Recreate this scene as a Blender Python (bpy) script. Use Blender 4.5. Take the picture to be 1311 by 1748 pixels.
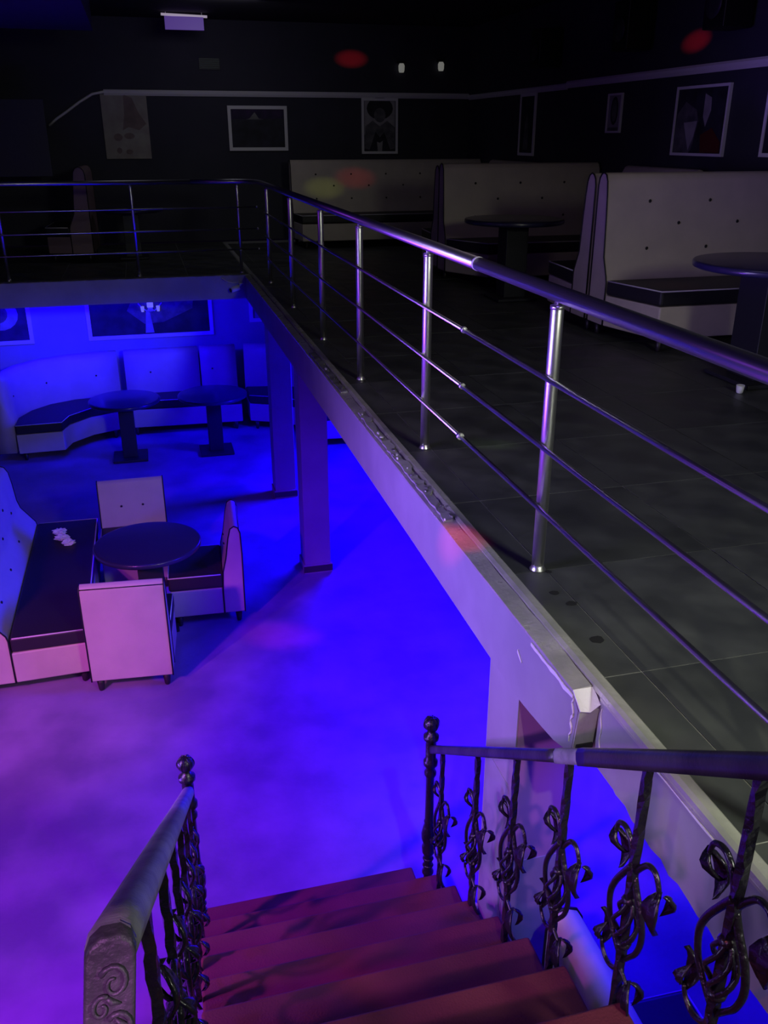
import bpy, bmesh, math, random
from mathutils import Vector, Matrix
random.seed(7)
for o in list(bpy.data.objects): bpy.data.objects.remove(o)
S = bpy.context.scene
COL = S.collection
PI = math.pi
def R(a): return math.radians(a)

# ------------------------------------------------------------------ camera
cam = bpy.data.cameras.new('camera'); cam.sensor_fit = 'HORIZONTAL'; cam.sensor_width = 36
cam.lens = 1500/1311*36; cam.clip_start = 0.02
co = bpy.data.objects.new('camera', cam); COL.objects.link(co)
co.location = (0, 0, 1.47); co.rotation_euler = (R(90-23.171), 0, R(-14.649))
S.camera = co
# ------------------------------------------------------------------ exposure, world
S.view_settings.view_transform = 'Standard'; S.view_settings.look = 'None'
S.view_settings.exposure = 0; S.view_settings.gamma = 1; S.view_settings.use_curve_mapping = False
W = bpy.data.worlds.new('night_room'); S.world = W; W.use_nodes = True
W.node_tree.nodes['Background'].inputs[0].default_value = (0.10, 0.06, 0.22, 1)
W.node_tree.nodes['Background'].inputs[1].default_value = 0.010

# ------------------------------------------------------------------ lamps
def aim(o, to):
    o.rotation_euler = (Vector(to)-o.location).to_track_quat('-Z', 'Y').to_euler()
def spot(loc, to, col, power, cone, blend=.6, r=.05):
    l = bpy.data.lights.new('stage_fill_spot', 'SPOT'); l.color = col; l.energy = power
    l.spot_size = R(cone); l.spot_blend = blend; l.shadow_soft_size = r
    o = bpy.data.objects.new('stage_fill_spot', l); COL.objects.link(o); o.location = loc; aim(o, to); return o
def area(loc, to, col, power, sx, sy):
    l = bpy.data.lights.new('wash_fill_light', 'AREA'); l.shape = 'RECTANGLE'; l.color = col; l.energy = power
    l.size = sx; l.size_y = sy
    o = bpy.data.objects.new('wash_fill_light', l); COL.objects.link(o); o.location = loc; aim(o, to); return o
BLUE = (0.006, 0.0, 1.0); PURPLE = (0.30, 0.02, 1.0); MAG = (0.85, 0.12, 0.9); WARM = (1.0, 1.0, 0.72)
# blue LED bars hidden under the mezzanine slabs
area((2.6, 8.95, -0.36), (1.7, 8.0, -2.1), BLUE, 320, .9, .3)
area((2.3, 4.6, -0.36), (1.7, 4.2, -2.1), BLUE, 130, .9, .3)
area((-0.9, 10.80, -0.32), (-0.7, 11.8, -1.0), BLUE, 75, 2.2, .08)
area((1.7, 2.0, -0.42), (1.7, 1.7, -2.1), BLUE, 12, .5, .3)
# blue / purple heads around the hall, then an added magenta spot
spot((-0.3, 6.0, 2.8), (-0.1, 6.6, -2.1), BLUE, 260, 50, 1, .15)
spot((-1.9, 1.8, 2.75), (-0.7, 3.9, -2.1), (0.09, 0.0, 1.0), 420, 80, 1, .15)
spot((-3.0, 1.4, 1.6), (-1.2, 3.2, -2.1), (0.62, 0.06, 1.0), 900, 85, 1, .12)
spot((-2.6, 2.8, 0.6), (-0.75, 5.4, -1.9), (1.0, 0.24, 0.42), 230, 34, 1, .08)
spot((1.9, 2.6, 2.7), (0.1, 6.0, -1.9), (0.9, 0.7, 0.8), 36, 40, 1, .1)
spot((-0.9, -1.0, 1.9), (1.2, 2.3, -0.9), (0.8, 0.25, 0.9), 260, 20, 1, .08)  # added, unseen source that brightens the near column's front face
# added lavender fill from the left so the railing catches light, narrow beam
a = area((-3.8, 2.0, 0.9), (1.2, 2.9, 0.3), (0.50, 0.40, 1.0), 24, 1.6, 1.6); a.data.spread = R(60)
a = area((-3.7, 3.4, -1.3), (1.2, 3.4, 0.5), (0.22, 0.05, 1.0), 28, 1.4, .8); a.data.spread = R(50)  # added violet fill from low left for the handrail's underside
area((-2.6, 7.0, 1.6), (-1.6, 6.5, 2.95), (0.35, 0.05, 1.0), 12, .6, .6)  # added purple uplight, out of view, to tint the soffit
# dim neutral light from the stair head and over the booths
a = area((2.5, -1.3, 2.3), (1.5, 1.9, 0.0), (0.95, 1.0, 0.84), 22, .7, .7); a.data.spread = R(85)
spot((0.6, -0.4, 2.7), (1.14, 1.70, 0.0), WARM, 110, 22, 1, .04)
area((2.6, 4.4, 2.8), (3.6, 8.6, 0.6), (1.0, 0.90, 0.76), 3.2, .8, .8)
area((1.2, 11.8, 2.85), (1.2, 13.4, 0.4), (0.85, 0.85, 1.0), 3.0, .8, .4)  # added fill that lifts the dark back of the mezzanine
# small red laser heads
def laser(to, power, cone, loc=(-1.0, 1.8, 2.72), col=(1, .02, .03)):
    o = spot(loc, to, col, power, cone, 1.0, .01); o.scale = (1.5, .75, 1)

# ------------------------------------------------------------------ materials
def mat(name, base, rough=.6, metal=0., noise=None, col2=None, scale=8., bump=0., bscale=60., emit=None, spec=None, detail=4, coat=0., rough2=None):
    m = bpy.data.materials.new(name); m.use_nodes = True
    nt = m.node_tree; b = nt.nodes['Principled BSDF']
    b.inputs['Base Color'].default_value = (*base, 1); b.inputs['Roughness'].default_value = rough
    b.inputs['Metallic'].default_value = metal
    if spec is not None: b.inputs['Specular IOR Level'].default_value = spec
    if coat: b.inputs['Coat Weight'].default_value = coat; b.inputs['Coat Roughness'].default_value = .12
    tc = nt.nodes.new('ShaderNodeTexCoord')
    if col2 is not None:
        n = nt.nodes.new('ShaderNodeTexNoise'); n.inputs['Scale'].default_value = scale; n.inputs['Detail'].default_value = detail
        nt.links.new(tc.outputs['Object'], n.inputs['Vector'])
        r = nt.nodes.new('ShaderNodeValToRGB'); r.color_ramp.elements[0].position = .36; r.color_ramp.elements[1].position = .66
        r.color_ramp.elements[0].color = (*base, 1); r.color_ramp.elements[1].color = (*col2, 1)
        nt.links.new(n.outputs['Fac'], r.inputs['Fac']); nt.links.new(r.outputs['Color'], b.inputs['Base Color'])
        if rough2 is not None:
            mr = nt.nodes.new('ShaderNodeMapRange'); mr.inputs['From Min'].default_value = .35; mr.inputs['From Max'].default_value = .65
            mr.inputs['To Min'].default_value = rough; mr.inputs['To Max'].default_value = rough2
            nt.links.new(n.outputs['Fac'], mr.inputs['Value']); nt.links.new(mr.outputs['Result'], b.inputs['Roughness'])
    if bump:
        n2 = nt.nodes.new('ShaderNodeTexNoise'); n2.inputs['Scale'].default_value = bscale; n2.inputs['Detail'].default_value = 5
        nt.links.new(tc.outputs['Object'], n2.inputs['Vector'])
        bp = nt.nodes.new('ShaderNodeBump'); bp.inputs['Strength'].default_value = bump; bp.inputs['Distance'].default_value = .01
        nt.links.new(n2.outputs['Fac'], bp.inputs['Height']); nt.links.new(bp.outputs['Normal'], b.inputs['Normal'])
    if emit:
        b.inputs['Emission Color'].default_value = (*emit[0], 1); b.inputs['Emission Strength'].default_value = emit[1]
    return m
M = {}
M['floor'] = mat('lower_floor_vinyl', (.17, .12, .26), .42, col2=(.30, .21, .40), scale=2.2, bump=.12, bscale=30, detail=8, rough2=.6)
M['tile'] = mat('black_floor_tile', (.045, .048, .05), .30, col2=(.085, .09, .085), scale=3.5, bump=.05, bscale=40, detail=8, rough2=.5)
M['tile_b'] = mat('black_floor_tile_scuffed', (.055, .058, .06), .34, col2=(.10, .105, .10), scale=4.5, bump=.05, bscale=40, detail=8, rough2=.55)
M['grout'] = mat('pale_grout', (.36, .36, .33), .9)
M['plaster'] = mat('lilac_white_plaster', (.31, .30, .33), .75, col2=(.37, .36, .39), scale=3, bump=.15, bscale=25)
M['column'] = mat('painted_column', (.27, .22, .33), .5, col2=(.32, .27, .38), scale=3, bump=.1, bscale=20)
M['colpink'] = mat('column_pink_light_tint', (.40, .24, .38), .6, col2=(.46, .28, .42), scale=2.5)  # pink light on the near column put into its base colour
M['colgrey'] = mat('grey_scuffed_paint', (.34, .35, .40), .7, col2=(.26, .27, .32), scale=5)
M['white_chip'] = mat('white_putty', (.85, .85, .80), .8, bump=.3, bscale=80)
M['trim'] = mat('worn_edge_trim', (.42, .42, .37), .42, metal=.25, col2=(.58, .57, .50), scale=9, bump=.25, bscale=45, detail=8, rough2=.25)
M['trim_dark'] = mat('dark_edge_trim', (.16, .16, .15), .4, metal=.3, col2=(.36, .36, .32), scale=12, bump=.4, bscale=60)
M['concrete'] = mat('grey_board_edge', (.34, .34, .30), .8, col2=(.42, .42, .38), scale=10, bump=.2)
M['hole'] = mat('black_hole', (.01, .01, .01), .9)
M['wall'] = mat('dark_navy_wall', (.030, .030, .050), .7, col2=(.040, .038, .060), scale=2)
M['wall_low'] = mat('lower_hall_wall', (.36, .34, .42), .7, col2=(.42, .40, .48), scale=2)
M['ceil'] = mat('black_ceiling', (.018, .015, .026), .8, col2=(.026, .02, .034), scale=2)
M['soffit'] = mat('violet_grey_soffit', (.09, .07, .13), .8)
M['mould'] = mat('pale_moulding', (.78, .76, .78), .5, bump=.1, bscale=20)
M['frame'] = mat('pale_picture_frame', (.85, .83, .85), .4)
M['pic_dark'] = mat('dark_print', (.012, .012, .02), .65, col2=(.03, .028, .05), scale=6)
M['pic_mid'] = mat('grey_print', (.16, .15, .17), .4, col2=(.06, .06, .08), scale=9)
M['pic_lite'] = mat('light_print', (.42, .40, .42), .4, col2=(.30, .28, .30), scale=7)
M['pic_red'] = mat('red_print', (.10, .01, .012), .4)
M['pic_violet'] = mat('violet_print', (.05, .02, .09), .7, col2=(.02, .012, .05), scale=6)
M['map'] = mat('yellowed_poster_paper', (.40, .38, .32), .8, col2=(.32, .28, .25), scale=5, detail=8)
M['map_brown'] = mat('poster_brown_patch', (.20, .15, .14), .8, col2=(.26, .2, .18), scale=9)
M['beige'] = mat('cream_leatherette', (.60, .52, .44), .45, col2=(.54, .47, .40), scale=5, bump=.06, bscale=90)
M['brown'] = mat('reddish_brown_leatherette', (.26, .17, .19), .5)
M['black_seat'] = mat('black_leatherette', (.022, .02, .026), .5, bump=.06, bscale=90)
M['black'] = mat('black_piping', (.008, .008, .01), .5)
M['white_pipe'] = mat('white_piping', (.72, .70, .70), .5)
M['leg'] = mat('dark_wood_leg', (.02, .015, .02), .4)
M['table'] = mat('black_table_top', (.026, .024, .07), .3, coat=.3)
M['pedestal'] = mat('dark_pedestal', (.022, .022, .03), .45)
M['steel'] = mat('brushed_stainless_steel', (.85, .84, .82), .36, metal=1., bump=.02, bscale=200)
M['steel_dull'] = mat('dull_stainless_steel', (.50, .50, .52), .34, metal=1., bump=.03, bscale=120)
M['iron'] = mat('glossy_black_iron', (.022, .020, .028), .22, metal=.3, bump=.5, bscale=70, coat=.4)
M['rail_worn'] = mat('worn_charcoal_rail', (.20, .19, .24), .55, col2=(.33, .32, .37), scale=11, bump=.25, bscale=90, detail=8, metal=.2)
M['rail_plate'] = mat('charcoal_end_plate', (.06, .06, .07), .45, col2=(.11, .11, .12), scale=14, bump=.3, bscale=90, metal=.2)
M['rail_dark'] = mat('dark_navy_rail', (.035, .033, .05), .35, col2=(.07, .066, .09), scale=10, metal=.3, bump=.1)
M['rail_grey'] = mat('grey_taped_rail', (.34, .34, .36), .6, col2=(.22, .22, .25), scale=25, bump=.3)
M['carpet'] = mat('dark_red_carpet', (.12, .020, .030), .95, col2=(.16, .028, .040), scale=4, bump=.35, bscale=160, detail=8)
M['stringer'] = mat('dark_stringer', (.05, .04, .05), .6)
M['white'] = mat('white_plastic', (.80, .80, .80), .4)
M['paper'] = mat('white_tissue', (.88, .86, .86), .9)
M['dark_box'] = mat('black_equipment', (.004, .004, .006), .5)
M['screen'] = mat('dark_panel_screen', (.035, .035, .06), .4)
M['glow_white'] = mat('small_white_lamp', (.6, .6, .55), .4, emit=((1, 1, .9), .12))
M['violet_panel'] = mat('violet_lamp_glass', (.2, .12, .35), .4, emit=((.25, .12, .75), .22))
M['tube'] = mat('pale_lamp_tube', (.7, .65, .7), .4, emit=((.9, .75, 1), .30))
M['vent'] = mat('green_grey_vent', (.10, .13, .11), .6)

# ------------------------------------------------------------------ mesh helpers
class MB:
    def __init__(s): s.v = []; s.f = []; s.sm = []
    def add(s, v, f, smooth=False):
        n = len(s.v); s.v += [tuple(p) for p in v]; s.f += [tuple(i+n for i in q) for q in f]; s.sm += [smooth]*len(f); return s
    def box(s, x0, x1, y0, y1, z0, z1):
        v = [(x0,y0,z0),(x1,y0,z0),(x1,y1,z0),(x0,y1,z0),(x0,y0,z1),(x1,y0,z1),(x1,y1,z1),(x0,y1,z1)]
        return s.add(v, [(0,3,2,1),(4,5,6,7),(0,1,5,4),(1,2,6,5),(2,3,7,6),(3,0,4,7)])
    def prism(s, pts, fn, a, b, smooth=False):
        """pts: closed 2-D outline, fn(p, t) -> 3-D point, extruded t = a..b"""
        n = len(pts); v = [fn(p, a) for p in pts]+[fn(p, b) for p in pts]
        f = [(i, (i+1) % n, n+(i+1) % n, n+i) for i in range(n)]
        s.add(v, f, smooth); k = len(s.v)-2*n
        s.f += [tuple(k+i for i in reversed(range(n))), tuple(k+n+i for i in range(n))]; s.sm += [False, False]; return s
    def plan(s, pts, z0, z1, smooth=False): return s.prism(pts, lambda p, t: (p[0], p[1], t), z0, z1, smooth)
    def tube(s, path, r, n=8, cap=True, flat=1.0, up=(0,0,1)):
        P = [Vector(p) for p in path]; rs = r if isinstance(r, (list, tuple)) else [r]*len(P)
        V = []; F = []
        prev = None
        for i, p in enumerate(P):
            t = (P[min(i+1, len(P)-1)]-P[max(i-1, 0)]).normalized()
            if prev is None:
                a = t.cross(Vector(up))
                if a.length < 1e-3: a = t.cross(Vector((1,0,0)))
            else: a = prev-t*prev.dot(t)
            a.normalize(); prev = a; b = t.cross(a).normalized()
            for k in range(n):
                w = 2*PI*k/n; V.append(p+a*math.cos(w)*rs[i]+b*math.sin(w)*rs[i]*flat)
        for i in range(len(P)-1):
            for k in range(n):
                F.append((i*n+k, i*n+(k+1) % n, (i+1)*n+(k+1) % n, (i+1)*n+k))
        s.add(V, F, True)
        if cap:
            k0 = len(s.v)-len(V)
            s.f += [tuple(k0+i for i in reversed(range(n))), tuple(k0+len(V)-n+i for i in range(n))]; s.sm += [False, False]
        return s
    def lathe(s, prof, c=(0,0,0), n=20):
        V = []; F = []
        for r, z in prof:
            for k in range(n): V.append((c[0]+r*math.cos(2*PI*k/n), c[1]+r*math.sin(2*PI*k/n), c[2]+z))
        for i in range(len(prof)-1):
            for k in range(n): F.append((i*n+k, i*n+(k+1) % n, (i+1)*n+(k+1) % n, (i+1)*n+k))
        s.add(V, F, True); k0 = len(s.v)-len(V)
        s.f += [tuple(k0+i for i in reversed(range(n))), tuple(k0+len(V)-n+i for i in range(n))]; s.sm += [False, False]
        return s
    def mesh(s, name, m):
        me = bpy.data.meshes.new(name); me.from_pydata(s.v, [], s.f); me.update()
        for p, q in zip(me.polygons, s.sm): p.use_smooth = q
        if m: me.materials.append(m)
        bm = bmesh.new(); bm.from_mesh(me); bmesh.ops.recalc_face_normals(bm, faces=bm.faces); bm.to_mesh(me); bm.free()
        return me
    def build(s, name, m, parent=None, bevel=0., seg=2):
        o = bpy.data.objects.new(name, s.mesh(name, m)); COL.objects.link(o)
        if parent: o.parent = parent
        if bevel:
            b = o.modifiers.new('bevel', 'BEVEL'); b.width = bevel; b.segments = seg; b.limit_method = 'ANGLE'; b.angle_limit = R(40)
            for p in o.data.polygons: p.use_smooth = True
            w = o.modifiers.new('wn', 'WEIGHTED_NORMAL')
        return o
def tag(o, label=None, cat=None, group=None, kind=None):
    if label: o['label'] = label
    if cat: o['category'] = cat
    if group: o['group'] = group
    if kind: o['kind'] = kind
    return o
def thing(name, loc, rz=0, label=None, cat=None, group=None):
    o = bpy.data.objects.new(name, None); COL.objects.link(o); o.location = loc; o.rotation_euler = (0, 0, rz)
    o.empty_display_size = .1
    return tag(o, label, cat, group)
def struct(o): o['kind'] = 'structure'; return o
def copy_tree(o, parent=None):
    c = o.copy(); COL.objects.link(c); c.parent = parent
    for ch in list(o.children): copy_tree(ch, c)
    return c

# ================================================================== SETTING
FZ = -2.1
XR = 5.0; YB = 14.0; XL = -4.0; YN = -2.2
struct(MB().box(XL-.1, XR+.1, YN-.1, YB+.1, FZ-.1, FZ).build('floor', M['floor']))
c = struct(MB().box(XL-.1, XR+.1, YN-.1, YB+.1, 2.95, 3.05).build('ceiling', M['ceil']))
struct(MB().box(XL, -.33, 2.0, 11.6, 2.55, 2.95).build('trim_1', M['soffit']))['label'] = 'violet grey dropped soffit under the black ceiling'
wb = struct(MB().box(XL, XR, YB, YB+.1, 0.02, 2.95).build('wall_back', M['wall']))
struct(MB().box(XL, XR, 12.1, 12.2, FZ, -.30).build('wall_under_mezzanine', M['wall_low']))
struct(MB().box(XR, XR+.1, YN, YB, -.2, 2.95).build('wall_right', M['wall']))
struct(MB().box(XR, XR+.1, YN, YB, FZ, -.27).build('wall_right_lower', M['wall_low']))
struct(MB().box(XL-.1, XL, YN, YB, FZ, 2.95).build('wall_left', M['wall']))
struct(MB().box(XL, XR, YN-.1, YN, FZ, 2.95).build('wall_front', M['wall']))

# mezzanine slabs with tiles
def tile_mesh(w, d, m):
    return MB().box(0, w, 0, d, -.0024, 0).mesh('tile', m)
P_ = .69; G_ = .005
def slab(name, x0, x1, y0, y1, z0, label):
    s = MB().box(x0, x1, y0, y1, z0, -.0030).build(name, M['grout']); s['kind'] = 'structure'; s['label'] = label; return s
sl = slab('mezzanine_floor', 1.14, XR, -.2, YB, -.25, 'black tiled mezzanine floor along the right side')
tm = [tile_mesh(P_-G_, P_-G_, M['tile']), tile_mesh(P_-G_, P_-G_, M['tile_b'])]
x_lines = [1.31+P_*k for k in range(6)]; y_lines = [-.11+P_*k for k in range(21)]
strip = [tile_mesh(1.31-1.185-G_, P_-G_, M['tile']), tile_mesh(1.31-1.185-G_, P_-G_, M['tile_b'])]
def put_tile(me, x, y, par):
    o = bpy.data.objects.new('tile', me); COL.objects.link(o); o.location = (x, y, random.uniform(-.0006, .0006)); o.parent = par
for j, y in enumerate(y_lines[:-1]):
    if y+P_ <= YB:
        put_tile(strip[j % 2], 1.185, y, sl)
        for i, x in enumerate(x_lines):
            if x+P_ <= XR+.01: put_tile(tm[(i*3+j*5+i*j) % 2], x, y, sl)
last = tile_mesh(XR-(1.31+P_*5)-G_, P_-G_, M['tile'])
for j, y in enumerate(y_lines[:-1]): put_tile(last, 1.31+P_*5, y, sl)
sb = slab('far_mezzanine_floor', XL, 1.135, 10.47, YB, -.25, 'black tiled far mezzanine floor behind the cross railing')
for j in range(5):
    for i in range(7): put_tile(tm[(i+j) % 2], 1.13-(i+1)*P_, 10.52+j*P_, sb)
# far fascia cladding
struct(MB().box(XL, 1.07, 10.40, 10.468, -.26, .0).build('trim_2', M['plaster']))['label'] = 'lilac fascia of the far mezzanine edge'
struct(MB().box(XL, 1.07, 10.395, 10.52, .002, .008).build('trim_3', M['trim_dark']))['label'] = 'dark strip on the far mezzanine edge'
# long fascia: cladding board with arched torn end near the column
prof = [(10.40, -.26), (6., -.262), (3.6, -.272), (2.56, -.284), (2.29, -.284), (2.2, -.275), (2.1, -.262), (2.02, -.25), (1.95, -.228), (1.905, -.20), (1.888, -.05), (1.925, -.012), (10.40, -.012)]
fc = struct(MB().prism(prof, lambda p, t: (t, p[0], p[1]), 1.07, 1.138).build('trim_4', M['plaster']))
fc['label'] = 'lilac white fascia board along the mezzanine edge, torn off at its near end'
# raw slab edge of the near end (peeled, uneven lower edge)
pts = [(1.88, -.012)]; y = 1.88
low = [(1.88, -.215), (1.84, -.232), (1.79, -.226), (1.744, -.245), (1.69, -.240), (1.65, -.256), (1.607, -.253), (1.55, -.262), (1.50, -.252), (1.46, -.268), (1.42, -.256), (1.37, -.262), (1.33, -.270), (1.287, -.262), (1.24, -.275), (1.1, -.27), (.6, -.27), (.2, -.27)]
prof = [(1.88, -.012)]+low+[(.2, -.012)]
rw = struct(MB().prism(prof, lambda p, t: (t, p[0], p[1]), 1.133, 1.1395).build('trim_5', M['plaster']))
rw['label'] = 'bare grey slab edge with a jagged lower rim near the stairs'
# exposed board end + putty
ex = MB().add([(1.071,1.904,-.20),(1.1325,1.904,-.20),(1.1325,1.886,-.05),(1.071,1.886,-.05),(1.071,1.898,-.20),(1.1325,1.898,-.20),(1.1325,1.880,-.05),(1.071,1.880,-.05)],
    [(0,1,2,3),(7,6,5,4),(0,4,5,1),(1,5,6,2),(2,6,7,3),(3,7,4,0)]).build('board_end', M['concrete'], fc)
ex = MB().add([(1.068,1.925,-.008),(1.1325,1.925,-.008),(1.1325,1.878,-.036),(1.10,1.874,-.052),(1.068,1.874,-.044),(1.068,1.925,-.002),(1.1325,1.925,-.002),(1.1325,1.874,-.030),(1.10,1.870,-.048),(1.068,1.870,-.040)],
    [(0,1,2,3,4),(9,8,7,6,5),(0,5,6,1),(1,6,7,2),(2,7,8,3),(3,8,9,4),(4,9,5,0)]).build('putty_ledge', M['white_chip'], fc)
mb = MB(); random.seed(3)
def blob_strip(mb, path, w, th):
    """ragged thin ribbon of putty lying on the x = const face"""
    top = []; bot = []
    for (x, y, z) in path:
        top.append((x-th, y, z+random.uniform(.3, 1)*w)); bot.append((x-th, y, z-random.uniform(.2, 1)*w))
    n = len(path); V = top+bot+[(p[0]+th, p[1], p[2]) for p in top]+[(p[0]+th, p[1], p[2]) for p in bot]
    F = []
    for i in range(n-1):
        F += [(i, i+1, n+i+1, n+i), (2*n+i, 3*n+i, 3*n+i+1, 2*n+i+1), (i, 2*n+i, 2*n+i+1, i+1), (n+i, n+i+1, 3*n+i+1, 3*n+i)]
    F += [(0, n, 3*n, 2*n), (n-1, 3*n-1, 4*n-1, 2*n-1)]
    mb.add(V, F)
blob_strip(mb, [(1.069, 2.22-.03*i, -.022-.002*(i % 3)) for i in range(11)], .010, .004)
blob_strip(mb, [(1.069, 1.915+.008*math.sin(i*1.7), -.03-.016*i) for i in range(10)], .008, .004)
blob_strip(mb, [(1.132, 1.862-.001*i+.004*math.sin(i), -.04-.013*i) for i in range(12)], .007, .003)
blob_strip(mb, [(1.069, 2.32-.018*i, -.11-.012*i) for i in range(3)], .006, .003)
blob_strip(mb, [(1.132, 1.58-.045*i, -.022) for i in range(7)], .004, .003)
o = mb.build('putty', M['white_chip'], fc)
MB().box(1.078, 1.13, 1.889, 1.897, -.20, -.175).build('hole', M['hole'], fc)
# trim profile on the top edge: outer strip (damaged) and inner raised band
random.seed(11)
def strip_trim(y0, y1, x0, x1, z0, z1, step, jag):
    L = []; y = y0
    while y < y1:
        L.append(y); y += step*random.uniform(.7, 1.3)
    L.append(y1); n = len(L); V = []
    for y in L:
        j = random.uniform(-jag, jag)
        V += [(x0+abs(j)*.6, y, z0-.004), (x0+abs(j)*.6, y, z0+.004+abs(j)*.15), (x1+j, y, z1+j*.2), (x1+j, y, z0-.004)]
    F = []
    for i in range(n-1):
        for k in range(4): F.append((4*i+k, 4*i+(k+1) % 4, 4*i+4+(k+1) % 4, 4*i+4+k))
    F += [(3, 2, 1, 0), tuple(4*(n-1)+k for k in range(4))]
    return MB().add(V, F)
t3 = struct(strip_trim(1.925, 10.38, 1.066, 1.128, -.006, .004, .11, .004).build('trim_6', M['trim']))
t3['label'] = 'scuffed metal edging strip on top of the long fascia'
for y0, y1, jag in ((3.15, 4.75, .016), (5.2, 6.3, .012)):
    o = strip_trim(y0, y1, 1.078, 1.118, .006, .013, .035, jag).build('peeling_layer', M['trim_dark' if y0 > 5 else 'concrete'], t3)
for k in range(26):     # loose flakes of the peeling edge
    y = random.choice((random.uniform(3.1, 4.7), random.uniform(5.2, 6.4), random.uniform(3.1, 4.2)))
    x = random.uniform(1.08, 1.125); a = random.uniform(0, 3); w = random.uniform(.004, .011); l = w*random.uniform(1, 3)
    pts = [(x+math.cos(a+q)*w*random.uniform(.5, 1), y+math.sin(a+q)*l*random.uniform(.5, 1)) for q in (0, 1.2, 2.2, 3.3, 4.5, 5.4)]
    MB().plan(pts, .012, .017+random.uniform(0, .005)).build('flake', M['white_chip' if k % 3 == 0 else 'trim_dark'], t3)
for (y0, y1) in ((-.2, 10.4),):
    o = struct(MB().prism([(1.130, -.006), (1.132, .010), (1.145, .016), (1.172, .014), (1.182, .004), (1.182, -.006)], lambda p, t: (p[0], t, p[1]), y0, y1).build('trim_7', M['trim']))
    o['label'] = 'pale raised strip between the edging and the black tiles'
o = struct(strip_trim(.0, 1.875, 1.128, 1.138, -.010, .008, .07, .006).build('trim_8', M['trim'])); o['label'] = 'broken remains of edging near the stair head'

# columns
def column(y0, y1, x0, x1, label, near=False):
    t = thing('column', ((x0+x1)/2, (y0+y1)/2, FZ), 0, label, 'column'); w = (x1-x0)/2; d = (y1-y0)/2
    t['kind'] = 'structure'; del t['category']
    h = -.262-FZ
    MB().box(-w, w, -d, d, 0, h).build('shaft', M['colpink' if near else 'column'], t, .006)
    if not near:
        MB().box(-w-.012, w+.012, -d-.012, d+.012, .0, .085).build('plinth', M['column'], t, .003)
        MB().box(-w-.014, w+.014, -d-.014, -d-.010, .012, .073).build('plinth_panel', M['stringer'], t)
    else:
        MB().box(-w-.004, -w+.0, -d, d, .4, h-.01).build('side_face', M['plaster'], t)
        MB().box(-w-.006, -w-.0042, -d+.03, d-.02, .35, h-.42).build('grey_scuff_patch', M['colgrey'], t)
        MB().box(-w+.002, w-.002, -d-.003, -d, .1, h-.75).build('grey_lower_patch', M['colgrey'], t)
    return t
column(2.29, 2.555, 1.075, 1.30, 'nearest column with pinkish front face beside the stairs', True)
column(6.90, 7.14, 1.085, 1.315, 'middle column under the long mezzanine edge with a red light patch')
column(8.72, 8.95, 1.085, 1.305, 'farthest dark column under the mezzanine corner')

# mouldings on the upper walls
mp = [(0, 0), (0, .07), (.02, .075), (.035, .055), (.03, .03), (.015, .0)]
struct(MB().prism(mp, lambda p, t: (t, YB-.001-p[0], 1.985+p[1]), -.35, XR-.01).build('trim_9', M['mould']))['label'] = 'pale picture rail on the back wall'
struct(MB().prism(mp, lambda p, t: (XR-.001-p[0], t, 1.985+p[1]), 6.0, 10.55).build('trim_10', M['mould']))['label'] = 'pale picture rail on the right wall, near length'
struct(MB().prism(mp, lambda p, t: (XR-.001-p[0], t, 1.972+p[1]*.9), 10.56, YB-.04).build('trim_11', M['mould']))['label'] = 'pale picture rail on the right wall, far length'
tag(MB().tube([(-.34, YB-.03, 2.03), (-.5, YB-.04, 2.0), (-.68, YB-.05, 1.90), (-.86, YB-.05, 1.78), (-1.02, YB-.04, 1.68), (-1.12, YB-.03, 1.60)], .018, 8).build('loose_moulding_strip', M['mould']),
    'loose end of pale moulding sagging down the back wall at far left', 'moulding')

# ================================================================== STAIRS
st = thing('staircase', (0.45, 2.0, FZ), 0, 'red carpeted staircase descending to the blue lit lower floor', 'staircase')
def sp(mb, name, m, bevel=0.):      # child of the staircase, in world coordinates
    o = mb.build(name, m, st, bevel); o.location = (-.45, -2.0, -FZ); return o
XRt = [.977, 1.012, .997, .962, .943, .916, .882, .866, .85]
for n in range(9):
    Y = 3.188-.284*n; z = -1.876+.224*n; xr = XRt[n]
    if n == 8: z = -.084
    yb = Y-.284-.02 if n < 8 else .0
    o = sp(MB().box(-.062 if n else -.045, xr, yb, Y, z-.035, z), 'tread', M['carpet'], .010)
    sp(MB().box(-.028, xr-.012, Y-.045, Y-.022, z-.224+.001, z-.036), 'riser', M['carpet'])
sp(MB().prism([(3.14, FZ), (3.14, -1.95), (.3, .02), (-.2, .02), (-.2, -.4), (.5, -.5), (2.9, FZ)], lambda p, t: (t, p[0], p[1]-.06 if p[1] > FZ else p[1]), -.0, .03), 'stringer', M['stringer'])
sp(MB().prism([(3.14, FZ), (3.14, -1.95), (.3, .02), (-.2, .02), (-.2, -.4), (.5, -.5), (2.9, FZ)], lambda p, t: (t-.066*(3.14-p[0]), p[0], p[1]-.06 if p[1] > FZ else p[1]), .925, .955), 'stringer', M['stringer'])
tag(MB().box(-.03, 1.10, -2.2, -.21, -.25, -.0).build('stair_landing', M['carpet']), kind='structure')
o = sp(MB().box(-.004, .004, -.045, .045, -.006, .006), 'edge_strip', M['white']); o.location = (.985-.45, 2.39-2.0, -1.30-FZ); o.rotation_euler = (R(-38), 0, 0); o['label'] = 'white plastic strip at the tread end'; o.scale = (1.6, 1, 1.6)

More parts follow.
